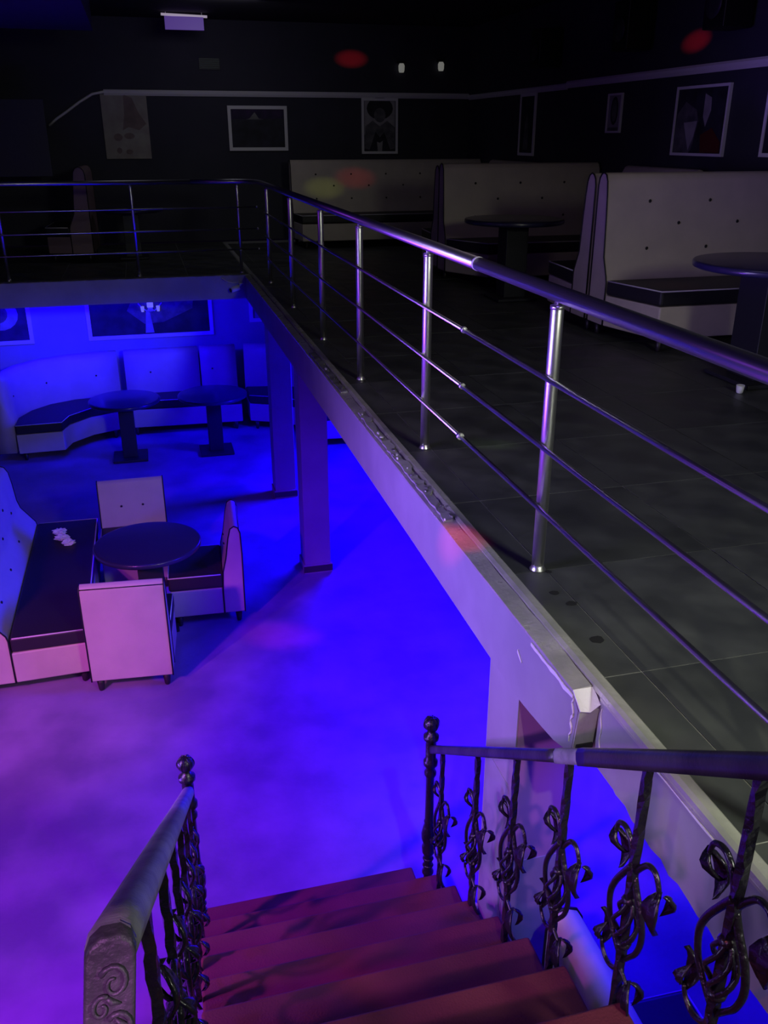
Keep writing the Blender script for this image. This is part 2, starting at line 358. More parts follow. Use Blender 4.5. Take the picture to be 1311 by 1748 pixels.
# ---- forged balusters
def leaf(mb, base, tip, w, side, th=.006, curl=.02):
    """pointed leaf in the (y,z) plane, ribbed, with thickness"""
    b = Vector(base); t = Vector(tip); d = t-b; n = Vector((0, -d.z, d.y)).normalized()
    prof = [(0, .12), (.18, .62), (.38, 1.), (.6, .85), (.82, .42), (1., .02)]
    V = []
    for s, ww in prof:
        c = b+d*s; off = math.sin(s*PI)*curl*side
        for k, q in ((-1, 0), (-.5, .5), (0, -.2), (.5, .5), (1, 0)):
            V.append((c.x+off+q*th*1.6, c.y+n.y*k*ww*w, c.z+n.z*k*ww*w))
    m = len(V)
    V += [(x+th, y, z) for x, y, z in V]
    F = []
    for i in range(5):
        for k in range(4):
            a = i*5+k
            F += [(a, a+1, a+6, a+5), (m+a+5, m+a+6, m+a+1, m+a)]
        F += [(i*5, i*5+5, m+i*5+5, m+i*5), (i*5+4, m+i*5+4, m+i*5+9, i*5+9)]
    F += [(0, m, m+1, 1), (1, m+1, m+2, 2), (2, m+2, m+3, 3), (3, m+3, m+4, 4)]
    mb.add(V, F, True)
def catm(P, k=5):
    P = [Vector(p) for p in P]; out = []
    for i in range(len(P)-1):
        p0 = P[max(i-1, 0)]; p1 = P[i]; p2 = P[i+1]; p3 = P[min(i+2, len(P)-1)]
        for j in range(k):
            t = j/k; out.append(.5*((2*p1)+(-p0+p2)*t+(2*p0-5*p1+4*p2-p3)*t*t+(-p0+3*p1-3*p2+p3)*t**3))
    out.append(P[-1]); return out
# local frame: x across the rail, y = -(u) towards the camera side, z up, origin at the foot
def U(L, x=0.): return [(x, -u*.86, v) for u, v in L]
def bar_mesh(H):
    mb = MB(); V = []; F = []; N = 46; h = .0085
    for i in range(N+1):
        z = H*i/N
        tw = .25*math.sin(z*60)+.12*math.sin(z*143)
        for k in range(4):
            a = PI/4+k*PI/2+tw; V.append((math.cos(a)*h*1.414, math.sin(a)*h*1.414, z))
    for i in range(N):
        for k in range(4): F.append((4*i+k, 4*i+(k+1) % 4, 4*i+4+(k+1) % 4, 4*i+4+k))
    F += [(3, 2, 1, 0), tuple(4*N+k for k in range(4))]
    return mb.add(V, F).mesh('bar', M['iron'])
def scroll_mesh():
    mb = MB()
    sc = [(catm(U([(0, .40), (-.006, .434), (-.022, .470), (-.052, .492), (-.086, .482), (-.096, .452)])), .0078),
          (catm(U([(0, .41), (.023, .442), (.050, .470), (.080, .474), (.100, .452), (.106, .43)], .004)), .0078),
          (catm(U([(0, .43), (-.025, .395), (-.062, .335), (-.078, .285), (-.068, .235), (-.04, .20), (-.005, .17)], -.004)), .0085),
          (catm(U([(0, .40), (.022, .365), (.052, .325), (.066, .275), (.054, .225), (.027, .185), (-.002, .145)], .004)), .0085),
          (catm(U([(0, .13), (-.030, .098), (-.064, .086), (-.090, .098), (-.102, .12)], .003)), .0068),
          (catm(U([(0, .155), (.012, .135), (.028, .128), (.045, .12)], -.003)), .0068)]
    for p, r in sc: mb.tube(p, [r*(1-.35*i/len(p)) for i in range(len(p))], 8)
    return mb.mesh('scroll', M['iron'])
def basket_mesh():
    mb = MB()
    for k in range(5):
        a0 = 2*PI*k/5
        P = [(math.cos(a0+s*2.6)*.026*math.sin(PI*s)**.7 if 0 < s < 1 else 0, math.sin(a0+s*2.6)*.030*math.sin(PI*s)**.7 if 0 < s < 1 else 0, .20+.135*s) for s in [i/10 for i in range(11)]]
        mb.tube(P, .0055, 6)
    mb.lathe([(.002, .195), (.017, .20), (.019, .207), (.012, .214), (.003, .216)], n=10)
    mb.lathe([(.002, .322), (.012, .325), (.017, .333), (.012, .341), (.003, .344)], n=10)
    return mb.mesh('basket', M['iron'])
def leaves_mesh(i):
    mb = MB()
    L = [((-.094, .458), (-.062, .372), .022, 1), ((.104, .445), (.116, .335), .026, -1), ((-.098, .108), (-.118, .205), .020, 1), ((.040, .125), (.088, .02), .024, -1)][i]
    leaf(mb, (0, -L[0][0]*.86, L[0][1]), (0, -L[1][0]*.86, L[1][1]), L[2], L[3])
    leaf(mb, (.004, -L[0][0], L[0][1]), (.012, -(L[0][0]*.45+L[1][0]*.55+.018*L[3]), L[0][1]*.4+L[1][1]*.6), L[2]*.6, -L[3])
    return mb.mesh('leaf', M['iron'])
scroll = scroll_mesh(); basket = basket_mesh(); lv = [leaves_mesh(i) for i in range(4)]
def child(name, me, par):
    o = bpy.data.objects.new(name, me); COL.objects.link(o); o.parent = par; return o

def stair_rail(xf, ybal, label, newel_y, y_end, z_end, mats, worn):
    """xf(y) gives the x of the railing plane; rail centre height from newel"""
    zr = lambda y: -.953+.761*(2.916-y)
    t = thing('stair_railing', (xf(newel_y), newel_y, -1.876), 0, label, 'railing', 'black wrought iron railings along the red stairs')
    O = Vector(t.location)
    # newel
    nw = MB()
    prof = [(.026, 0), (.026, .02), (.021, .03), (.019, .17), (.027, .185), (.027, .195), (.020, .21), (.020, .29), (.029, .31), (.031, .34), (.024, .36), (.033, .39), (.034, .42), (.026, .46), (.020, .48), (.024, .49), (.020, .50),
            (.019, .62), (.019, .74), (.027, .755), (.027, .77), (.021, .78), (.022, .80), (.032, .81), (.032, .83), (.023, .84), (.024, .92), (.020, .935), (.034, .947), (.034, .963), (.020, .975), (.014, .99)]
    nw.lathe(prof, n=20)
    for z in (.12, .23, .27, .345, .43): nw.lathe([(.021, z-.006), (.026, z), (.021, z+.006)], n=16)
    o = nw.build('newel_post', M['iron'], t)
    b = MB().lathe([(.014, .985)]+[(.034*math.sin(a)+.001, 1.025-.034*math.cos(a)) for a in [R(20+16*i) for i in range(10)]]+[(.004, 1.061)], n=20)
    for k in range(6):
        a = 2*PI*k/6; b.tube([(math.cos(a)*.0345*math.sin(q), math.sin(a)*.0345*math.sin(q), 1.025-.0345*math.cos(q)) for q in [R(15+15*i) for i in range(11)]], .0028, 5)
    b.build('ball_finial', M['iron'], o)
    # handrail
    seg = mats
    for (ya, yb2, m, w, h) in seg:
        A = Vector((xf(ya), ya, zr(ya)))-O; B = Vector((xf(yb2), yb2, zr(yb2)))-O
        hw = w/2; pr = [(-hw, -h*.45), (-hw*1.05, -h*.1), (-hw*.85, h*.3), (-hw*.4, h*.5), (hw*.4, h*.5), (hw*.85, h*.3), (hw*1.05, -h*.1), (hw, -h*.45)]
        N = 24; V = []; F = []
        for i in range(N+1):
            c = A.lerp(B, i/N)
            for (a, q) in pr: V.append((c.x+a, c.y+q*.6, c.z+q*.8))
        for i in range(N):
            for k in range(8): F.append((8*i+k, 8*i+(k+1) % 8, 8*i+8+(k+1) % 8, 8*i+8+k))
        F += [tuple(range(8)), tuple(8*N+k for k in reversed(range(8)))]
        MB().add(V, F, True).build('handrail', m, t)
    for y in ybal:
        n = min(8, max(0, int((3.188-y)/.284))); zt = (-1.876+.224*n) if n < 8 else -.084
        foot = Vector((xf(y), y, zt+.001))-O; H = zr(y)-.022-zt
        bo = child('baluster', bar_mesh(H), t); bo.location = foot
        dz = H-.685       # ornament keeps its distance from the rail
        for nm, me in [('scroll', scroll), ('basket', basket)]+[('leaf', q) for q in lv]:
            q = child(nm, me, bo); q.location = (0, 0, dz)
    return t, O, zr
xr_ = lambda y: .985-.066*(2.96-y)
ybR = [2.765, 2.31, 1.945, 1.592, 1.237, .915, .60]
rr, O, zr = stair_rail(xr_, ybR, 'wrought iron stair railing with leaf scrolls on the right of the red stairs', 2.96, .3, 0,
    [(2.93, 1.66, M['rail_dark'], .030, .034), (1.66, 1.53, M['rail_grey'], .033, .038), (1.53, .35, M['rail_dark'], .034, .042)], False)
xl_ = lambda y: -.052-.0195*(2.96-y)
lr, O, zr = stair_rail(xl_, [2.765, 2.35, 1.98, 1.62, 1.27, .93], 'wrought iron stair railing with worn charcoal handrail on the left of the stairs', 2.96, .65, 0,
    [(2.93, .645, M['rail_worn'], .045, .034)], True)
# end plate of the left rail: handrail bends straight down, moulded scrolls on its face
ye = .645; xe = xl_(ye); ze = zr(ye)
pl = MB()
LN = .42
pr = [(-.0235, .0), (-.019, .010), (-.009, .016), (.009, .016), (.019, .010), (.0235, .0), (.0235, -.42), (-.0235, -.42)]
pl.prism(pr, lambda p, t: (xe+p[0]+p[1]*.12-O.x, t+p[1]*LN-O.y, ze+p[1]-.004-O.z), ye-.014, ye+.008)
pp = pl.build('end_plate', M['rail_plate'], lr, .004)
rel = MB()
def spiral(cx, cz, r, a0, turns, d, rad):
    N = 18; P = []
    for i in range(N+1):
        s = i/N; a = a0+d*turns*2*PI*s; q = r*(1-.78*s)
        w = cz+math.sin(a)*q; P.append((xe+(cx+math.cos(a)*q)*.9+w*.12-O.x, ye-.0155+w*LN-O.y, ze+w-.004-O.z))
    rel.tube(P, [rad*(1-.5*i/N) for i in range(N+1)], 6)
for a in [(.004, -.022, .016, 2.6, 1.2, -1, .0030), (-.008, -.042, .011, 1.0, 1.1, 1, .0026), (.010, -.062, .015, 2.4, 1.2, -1, .0030), (.002, -.095, .014, .4, 1.2, 1, .003),
          (-.006, -.120, .014, 2.8, 1.2, -1, .003), (.008, -.15, .013, .6, 1.1, 1, .0028), (-.004, -.18, .014, 2.2, 1.2, -1, .003), (.004, -.21, .014, .6, 1.1, 1, .0028)]:
    spiral(*a)
for i in range(9):
    leafz = -.03-.021*i
    rel.tube([(xe+.012*math.sin(i*2.1)+dx+(leafz+dzz)*.12-O.x, ye-.0155+(leafz+dzz)*LN-O.y, ze+leafz+dzz-.004-O.z) for dx, dzz in ((-.006, 0), (.002, -.008), (.010, -.010))], [.0012, .0035, .001], 6)
rel.build('scroll_relief', M['rail_plate'], pp)

# ================================================================== STEEL RAILINGS
def joint(mb, x, y, z, r, axis):
    d = .008
    p = [(x, y-d, z), (x, y+d, z)] if axis == 'y' else [(x-d, y, z), (x+d, y, z)]
    mb.tube(p, r, 16)
def steel_post(par, x, y, O, top=.975, r=.0225):
    mb = MB(); mb.lathe([(r, .012), (r, top-.018), (r*.9, top-.012), (.011, top-.010), (.011, top+.004)], (x-O[0], y-O[1], 0), 20)
    p = mb.build('post', M['steel'], par)
    MB().lathe([(.030, .0012), (.030, .004), (.024, .012), (.0225, .022), (.0212, .022)], (x-O[0], y-O[1], 0), 20).build('base_flange', M['steel'], p)
    MB().lathe([(r+.0015, top-.024), (r+.0018, top-.012), (.012, top-.009)], (x-O[0], y-O[1], 0), 20).build('post_cap', M['steel'], p)
    return p
O1 = (1.28, 5.5, 0)
ra = thing('steel_railing', O1, 0, 'long stainless steel railing with three thin bars along the mezzanine edge', 'railing')
for y in (9.76, 8.22, 6.77, 5.5, 4.075, 2.66, 1.25): steel_post(ra, 1.28, y, O1)
hp = [(.55, 10.61, 1.0), (1.02, 10.61, 1.0), (1.13, 10.59, 1.0), (1.21, 10.50, 1.0), (1.26, 10.36, 1.0), (1.28, 10.15, 1.0), (1.28, 3.405, 1.0)]
MB().tube([(x-O1[0], y-O1[1], z) for x, y, z in hp], .0265, 20).build('handrail', M['steel_dull'], ra)
MB().tube([(0, 3.405-O1[1], 1.0), (0, -.3-O1[1], 1.0)], .0268, 24).build('handrail', M['steel_dull'], ra)
for z in (.725, .485, .26):
    MB().tube([(1.252-O1[0], 9.80-O1[1], z), (1.252-O1[0], 3.47-O1[1], z)], .0085, 12).build('rail_bar', M['steel_dull'], ra)
    b = MB().tube([(1.252-O1[0], 3.47-O1[1], z), (1.252-O1[0], -.3-O1[1], z)], .0095, 12).build('rail_bar', M['steel_dull'], ra)
    m = MB(); joint(m, 1.252-O1[0], 3.47-O1[1], z, .0135 if z > .3 else .016, 'y')
    m.build('bar_joint', M['steel'], b)
    for y in (9.76, 8.22, 6.77, 5.5, 4.075, 2.66, 1.25):
        MB().tube([(1.2535-O1[0], y-O1[1], z), (1.262-O1[0], y-O1[1], z)], .006, 10).build('bar_bracket', M['steel'], ra)
m = MB(); joint(m, 0, 3.405-O1[1], 1.0, .0285, 'y'); m.build('handrail_joint', M['white'], ra)
O2 = (-1.0, 10.61, 0)
rb = thing('steel_railing', O2, 0, 'short stainless steel railing across the far mezzanine edge', 'railing')
for x in (1.06, -.10, -1.49, -2.9): steel_post(rb, x, 10.61, O2, r=.0185)
MB().tube([(-3.98-O2[0], 0, 1.0), (.548-O2[0], 0, 1.0)], .0255, 16).build('handrail', M['steel_dull'], rb)
for z in (.715, .48, .255):
    b = MB().tube([(-3.98-O2[0], -.026, z), (1.27-O2[0], -.026, z+.012)], .0085, 10).build('rail_bar', M['steel_dull'], rb)
    MB().tube([(1.262-O2[0], -.026, z+.012), (1.280-O2[0], -.026, z+.012)], .0135, 12).build('end_cap', M['steel'], b)
    for x in (1.06, -.10, -1.49, -2.9): MB().tube([(x-O2[0], -.0255, z+.005), (x-O2[0], -.0175, z+.005)], .005, 10).build('bar_bracket', M['steel'], rb)

# ================================================================== SEATING
def leg_obj(x, y, h, par):
    MB().lathe([(.016, .0), (.020, .01), (.030, h)], (x, y, 0), 10).build('leg', M['leg'], par)
def buttons(par, pts, m=None, r=.013):
    for p in pts:
        o = MB().lathe([(r*.2, -.004), (r*.8, -.003), (r, .001), (r*.6, .006), (.001, .008)], n=10).build('button', m or M['black'], par)
        o.location = p; o.rotation_euler = (R(90), 0, 0)
def bench(name, loc, rz, L, D, H, il, ir, label, group, cat='bench', back_t=.26, seat_z=.45, but=(), legs=True, cream=None, end_l=True, end_r=True, base_h=.10, rows=(.66, .84, 1.0)):
    """upholstered bench facing local -y; x 0..L, y 0 (front) .. D (back). il / ir: front corners drawn in"""
    t = thing(name, loc, rz, label, cat, group)
    sb_ = D-back_t
    plan = [(il, 0), (L-ir, 0), (L, sb_), (0, sb_)]
    MB().plan(plan, base_h, seat_z-.115).build('base', cream or M['beige'], t, .012)
    e = .008
    MB().plan([(il-e, -e), (L-ir+e, -e), (L-.0, sb_), (.0, sb_)], seat_z-.113, seat_z).build('seat_cushion', M['black_seat'], t, .022, 3)
    zc = seat_z-.006
    MB().tube([(.008, sb_-.02, zc), (il-.004, -.004, zc), (L-ir+.004, -.004, zc), (L-.008, sb_-.02, zc)], .0055, 6).build('seat_piping', M['white_pipe'], t)
    # backrest profile in (y,z)
    pr = [(D, base_h), (D, H-.09), (D-.012, H-.04), (D-.04, H-.008), (D-.075, H), (D-.11, H-.015), (D-.135, H-.06), (D-.150, H-.16), (D-.165, H-.32), (D-.185, seat_z+.16), (sb_+.012, seat_z+.02), (sb_+.002, seat_z-.02), (sb_+.002, base_h)]
    bk = MB().prism(pr, lambda p, q: (q, p[0], p[1]), 0, L).build('backrest', cream or M['beige'], t, .010)
    for x, on in ((0.0, end_l), (L, end_r)):
        if on:
            q = [(x, p[0], p[1]) for p in pr]
            MB().tube(q, .006, 6).build('edge_piping', M['black'], bk)
    # face y at height z, linear in profile
    def fy(z):
        P = pr[5:11]
        for (y0, z0), (y1, z1) in zip(P, P[1:]):
            if z1 <= z <= z0: return y1+(y0-y1)*(z-z1)/(z0-z1)
        return D-.17
    pts = []
    for i, z in enumerate(rows):
        x = .36 if i % 2 == 0 else .62
        while x < L-.2:
            pts.append((x, fy(z*H/1.2)-.002, z*H/1.2)); x += .52
    buttons(bk, pts if but == () else but)
    if legs:
        for x, y in ((il+.06, .06), (L-ir-.06, .06), (.07, D-.06), (L-.07, D-.06)): leg_obj(x, y, base_h, t)
    return t
# upper booths (right of the room)
G1 = None
bench('booth_bench', (3.40, 5.68, 0.001), 0, 1.58, .83, 1.215, .14, 0, 'nearest cream tufted booth bench on the mezzanine with red light on its black seat', None)
bench('booth_bench', (4.98, 7.42, 0.001), PI, 1.58, .86, 1.205, 0, .06, 'cream booth bench backing the nearest bench, mostly hidden, black seat end showing', None)
bench('booth_bench', (3.15, 8.86, 0.001), 0, 1.83, .82, 1.20, .28, .0, 'cream tufted booth bench behind the middle round table', None)
bench('booth_bench', (4.36, 8.80, 0.001), -PI/2, 1.30, .62, 1.19, .3, .1, 'cream tufted wall bench between the two middle booth benches', None, end_l=False, end_r=False)
bench('booth_bench', (4.98, 10.58, 0.001), PI, 1.80, .80, 1.17, 0, .06, 'cream booth bench back to back behind the middle tufted bench', None)
bench('booth_bench', (2.10, 12.72, 0.001), 0, 2.88, .72, 1.155, .05, .0, 'farthest cream booth bench under the narrow portrait on the back wall', None)
bench('booth_bench', (4.36, 12.66, 0.001), -PI/2, 1.95, .62, 1.16, .3, .1, 'farthest cream wall bench in the corner of the back booth', None, end_l=False, end_r=False)
# far left booth behind the cross railing
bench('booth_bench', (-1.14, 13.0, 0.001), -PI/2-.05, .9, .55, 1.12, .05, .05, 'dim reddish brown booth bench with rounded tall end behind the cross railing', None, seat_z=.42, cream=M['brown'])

def round_table(loc, r, h, ped, label, base=.24):
    t = thing('round_table', loc, 0, label, 'table')
    MB().lathe([(r-.02, h-.045), (r-.004, h-.038), (r, h-.028), (r, h-.010), (r-.006, h-.002), (r-.02, h), (.001, h)], n=56).build('table_top', M['table'], t)
    MB().lathe([(r*.45, h-.060), (r*.45, h-.045)], n=32).build('top_plate', M['pedestal'], t)
    MB().box(-ped, ped, -ped, ped, .03, h-.06).build('pedestal', M['pedestal'], t, .006)
    MB().box(-base, base, -base, base, .002, .03).build('base_plate', M['pedestal'], t, .006)
    return t
round_table((3.41, 8.16, 0.001), .47, .75, .11, 'black round pedestal table in the middle mezzanine booth', .2)
round_table((3.80, 4.85, 0.001), .50, .75, .14, 'black round pedestal table at the right edge before the nearest booth', .24)
round_table((-.15, 12.3, 0.001), .42, .62, .10, 'dim round table behind the cross railing', .18)
tag(MB().lathe([(.016, 0), (.020, .004), (.026, .05), (.024, .05), (.018, .008), (.001, .006)], (3.60, 4.86+.02, .0015), 14).build('paper_cup', M['white']),
    'small white cup left on the black tiles by the right table', 'cup').location = (-.12, -.30, 0)

# lower hall: far U shaped banquette in three units
def poly_back(path, th, z0, z1, lean=.06):
    """curved backrest following a plan path; th = thickness to the left of the path direction"""
    P = [Vector((x, y, 0)) for x, y in path]; V = []; F = []
    pr = [(0.02, z0), (0.0, z0+.35), (lean*.6, z1-.16), (lean, z1-.06), (lean+.03, z1-.012), (th*.7, z1), (th-.02, z1-.02), (th, z1-.06), (th, z0)]
    for i, p in enumerate(P):
        t = (P[min(i+1, len(P)-1)]-P[max(i-1, 0)]).normalized(); n = Vector((-t.y, t.x, 0))
        for a, z in pr: V.append((p.x+n.x*a, p.y+n.y*a, z))
    m = len(pr)
    for i in range(len(P)-1):
        for k in range(m): F.append((m*i+k, m*i+(k+1) % m, m*i+m+(k+1) % m, m*i+m+k))
    F += [tuple(range(m)), tuple(m*(len(P)-1)+k for k in reversed(range(m)))]
    return MB().add(V, F, True), pr
def banquette(label, front, back, pieces, end_first=True):
    """front / back: plan polylines in world; floor at FZ"""
    c = front[0]; t = thing('corner_banquette', (c[0], c[1], FZ), 0, label, 'banquette')
    L = lambda P: [(x-c[0], y-c[1]) for x, y in P]
    f = L(front); b = L(back)
    MB().plan(f+b[::-1], .10, .335).build('base', M['beige'], t, .008)
    MB().plan([(x, y-.006) for x, y in f]+b[::-1], .337, .455).build('seat_cushion', M['black_seat'], t, .02)
    MB().tube([(x, y-.004, .448) for x, y in f], .005, 6).build('seat_piping', M['white_pipe'], t)
    for pc in pieces:
        path = [(x-c[0], y-c[1]) for x, y in pc]
        mb, pr = poly_back(path, .24, .10, 1.0)
        o = mb.build('backrest', M['beige'], t)
        q = []
        for i in range(1, len(path)-1, 2): q.append(i)
        for i in q:
            p = Vector((*path[i], 0)); tt = (Vector((*path[i+1], 0))-Vector((*path[i-1], 0))).normalized(); n = Vector((-tt.y, tt.x, 0))
            bo = MB().lathe([(.004, -.004), (.012, 0), (.006, .006)], n=8).build('button', M['black'], o)
            bo.location = (p.x+n.x*.02, p.y+n.y*.02, .72); bo.rotation_euler = (R(90), 0, math.atan2(tt.y, tt.x))
    k = 0
    for x, y in (f[0], f[-1], b[0], b[-1]):
        cx_ = sum(p[0] for p in f+b)/len(f+b); cy_ = sum(p[1] for p in f+b)/len(f+b)
        d = Vector((cx_-x, cy_-y)).normalized()*.09; leg_obj(x+d.x, y+d.y, .10, t)
    return t
arc = [(-1.70, 10.66), (-1.68, 10.95), (-1.56, 11.25), (-1.36, 11.48), (-1.08, 11.63), (-.78, 11.70), (-.50, 11.72)]
banquette('curved cream banquette unit at the far left of the blue hall', [(-1.69, 10.62), (-1.17, 10.64), (-1.10, 10.90), (-.86, 11.16), (-.52, 11.32)],
    [(-1.69, 10.95), (-1.57, 11.24), (-1.37, 11.47), (-1.08, 11.62), (-.52, 11.70)], [arc])
banquette('straight cream banquette unit with two back panels under the large lower picture', [(-.42, 11.33), (1.02, 11.27)], [(-.42, 11.70), (1.02, 11.70)],
    [[(-.42, 11.71), (-.1, 11.71), (.2, 11.71), (.53, 11.71)], [(.55, 11.71), (.7, 11.71), (.85, 11.71), (1.02, 11.71)]])
banquette('cream banquette unit curving behind the columns under the mezzanine', [(1.12, 11.26), (1.55, 11.05), (1.80, 10.75), (1.92, 10.25), (2.35, 10.22)],
    [(1.12, 11.70), (1.6, 11.62), (2.0, 11.4), (2.28, 11.0), (2.37, 10.6)], [[(1.12, 11.71), (1.6, 11.63), (2.0, 11.41), (2.28, 11.01), (2.38, 10.6), (2.39, 10.24)]])
round_table((-.42, 10.46, FZ+.001), .41, .73, .085, 'left one of two round tables by the far banquette', .2)
round_table((.60, 10.44, FZ+.001), .41, .73, .085, 'right one of two round tables by the far banquette', .2)

# near set: sofa, table and three chairs
bench('sofa', (-.66, 5.58, FZ+.001), PI/2, 2.0, .80, 1.0, .02, .02, 'long cream sofa with black seat at the left edge holding crumpled tissue', None, cat='sofa', back_t=.30)
def chair(loc, rz, label):
    t = thing('armless_chair', loc, rz, label, 'chair', 'cream armless chairs around the near round table')
    W = .55; D = .56; H = .84
    # side profile, faces local -y; y 0 front .. D back
    body = [(D, .10), (D+.005, .60), (D, H-.06), (D-.015, H-.015), (D-.045, H), (D-.075, H-.02), (D-.095, H-.10), (D-.12, H-.26), (D-.15, .46), (D-.16, .30), (D-.16, .10)]
    MB().prism([(0, .10), (D-.162, .10), (D-.162, .325), (0, .325)], lambda p, q: (q, p[0], p[1]), -W/2, W/2).build('base', M['beige'], t, .010)
    bk = MB().prism(body, lambda p, q: (q, p[0], p[1]), -W/2, W/2).build('backrest', M['beige'], t, .010)
    MB().box(-W/2-.004, W/2+.004, -.012, D-.155, .327, .45).build('seat_cushion', M['black_seat'], t, .020, 3)
    MB().tube([(-W/2+.0, D-.17, .442), (-W/2+.0, -.008, .442), (W/2, -.008, .442), (W/2, D-.17, .442)], .005, 6).build('seat_piping', M['white_pipe'], t)
    for x in (-W/2, W/2): MB().tube([(x, a, b) for a, b in body], .005, 6).build('edge_piping', M['black'], bk)
    MB().tube([(-W/2, D-.010, H-.03), (W/2, D-.010, H-.03)], .004, 6).build('edge_piping', M['black'], bk)
    buttons(bk, [(-.09, D-.125, .62), (.09, D-.125, .62)], r=.010)
    for x, y in ((-W/2+.05, .05), (W/2-.05, .05), (-W/2+.05, D-.05), (W/2-.05, D-.05)): leg_obj(x, y, .10, t)
    return t
chair((-.335, 5.995, FZ+.001), PI+R(-5), 'cream chair seen from behind, nearest to the stairs, pink lit')
chair((-.065, 6.49, FZ+.001), R(-90-3), 'cream chair at the right of the near round table, turned sideways')
chair((-.335, 6.93, FZ+.001), R(0), 'cream chair with two buttons facing us behind the near round table')
round_table((-.21, 6.33, FZ+.001), .40, .72, .095, 'black glossy round table between the sofa and three chairs', .17)
# lower bench beside the stairs under the mezzanine
bench('sofa', (1.775, .60, FZ+.001), PI/2, 1.5, .62, 1.02, .02, .02, 'cream sofa with black seat tucked under the mezzanine right of the stairs', None, cat='sofa', back_t=.17)

# crumpled tissue
def tissue(loc, s, seed, label):
    rnd = random.Random(seed); bm = bmesh.new(); bmesh.ops.create_icosphere(bm, subdivisions=3, radius=1)
    for v in bm.verts:
        k = rnd.uniform(.55, 1.2); v.co = Vector((v.co.x*k*s*1.2, v.co.y*k*s*1.0, max(-.0, v.co.z*k*s*.55+s*.3)))
    me = bpy.data.meshes.new('crumpled_tissue'); bm.to_mesh(me); bm.free(); me.materials.append(M['paper'])
    o = bpy.data.objects.new('crumpled_tissue', me); COL.objects.link(o); o.location = loc
    return tag(o, label, 'tissue', 'crumpled white tissues on the black sofa seat')
tissue((-.955, 7.30, FZ+.453), .050, 1, 'crumpled white tissue lying farthest back on the black sofa seat')
tissue((-.925, 7.17, FZ+.453), .050, 2, 'crumpled white tissue between two others on the black sofa seat')
tissue((-.86, 7.06, FZ+.453), .045, 5, 'crumpled white tissue lying nearest on the black sofa seat')

# ================================================================== WALL PICTURES
def picture(name, origin, ux, w, h, fw, label, shapes, bg, frame=True, depth=.025, cat='picture', fm=None):
    """origin = lower left corner on the wall, ux = unit vector along the wall seen from the room; faces the room"""
    rz = math.atan2(ux[1], ux[0]); t = thing(name, origin, rz, label, cat)
    MB().box(0 if not frame else fw*.5, w-(fw*.5 if frame else 0), -depth*.6, -.002, 0 if not frame else fw*.5, h-(fw*.5 if frame else 0)).build('print', M[bg], t)
    if frame:
        f = MB()
        for a in ((0, w, 0, fw), (0, w, h-fw, h), (0, fw, fw, h-fw), (w-fw, w, fw, h-fw)): f.box(a[0], a[1], -depth, -.001, a[2], a[3])
        f.build('frame', M[fm or 'frame'], t)
    for i, (m, pts) in enumerate(shapes):
        MB().prism([(p[0]*w, p[1]*h) for p in pts], lambda p, q: (p[0], q, p[1]), -depth*.6-.0015-.0006*i, -depth*.6+.001).build('printed_shape', M[m], t)
    return t
def ell(cx, cy, rx, ry, n=18): return [(cx+rx*math.cos(2*PI*k/n), cy+ry*math.sin(2*PI*k/n)) for k in range(n)]
picture('poster', (-.405, YB-.002, 1.17), (1, 0), .62, .83, .0, 'yellowed unframed map-like poster hanging below the back wall picture rail',
    [('map_brown', [(.42, .45), (.55, .5), (.78, .45), (.95, .55), (.80, .72), (.68, .95), (.5, 1.), (.48, .7)]), ('map_brown', ell(.3, .34, .1, .06, 9)), ('map_brown', ell(.55, .36, .12, .05, 9)), ('map_brown', ell(.3, .13, .06, .05, 8)), ('map_brown', ell(.52, .11, .08, .04, 8))], 'map', frame=False, cat='poster')
picture('framed_picture', (1.33, YB-.002, 1.27), (1, 0), .86, .60, .045, 'landscape picture in a pale frame on the back wall', [('pic_violet', [(.06, .7), (.94, .72), (.94, .93), (.06, .93)]), ('pic_mid', [(.3, .7), (.36, .72), (.45, .86), (.52, .72), (.6, .7)])], 'pic_dark')
picture('framed_picture', (3.31, YB-.002, 1.22), (1, 0), .56, .765, .035, 'narrow black and white portrait with big round hair on the back wall',
    [('pic_lite', [(.08, .35), (.08, .95), (.92, .95), (.92, .35), (.7, .3), (.3, .3)]), ('pic_dark', ell(.5, .82, .36, .2)), ('pic_mid', ell(.5, .70, .16, .13)), ('pic_mid', [(.08, .1), (.1, .5), (.3, .6), (.5, .5), (.7, .6), (.92, .48), (.92, .1), (.6, .04), (.4, .04)]), ('pic_dark', [(.2, .05), (.38, .4), (.5, .3), (.62, .4), (.8, .05)]), ('pic_lite', [(.44, .05), (.42, .22), (.5, .2), (.58, .24), (.56, .05)])], 'pic_dark')
picture('framed_picture', (XR-.002, 11.92, 1.23), (0, -1), .50, .745, .035, 'narrow tall dark picture in pale frame on the right wall near the corner', [('pic_mid', [(.3, .1), (.35, .5), (.5, .7), (.6, .4), (.6, .1)])], 'pic_dark')
picture('poster', (XR-.002, 9.50, 1.50), (0, -1), .31, .385, .02, 'small white poster with a dark oval on the right wall', [('pic_dark', ell(.5, .56, .26, .36)), ('pic_mid', ell(.5, .56, .18, .28)), ('pic_mid', [(.15, .05), (.85, .05), (.85, .14), (.15, .14)])], 'pic_lite', frame=True, cat='poster')
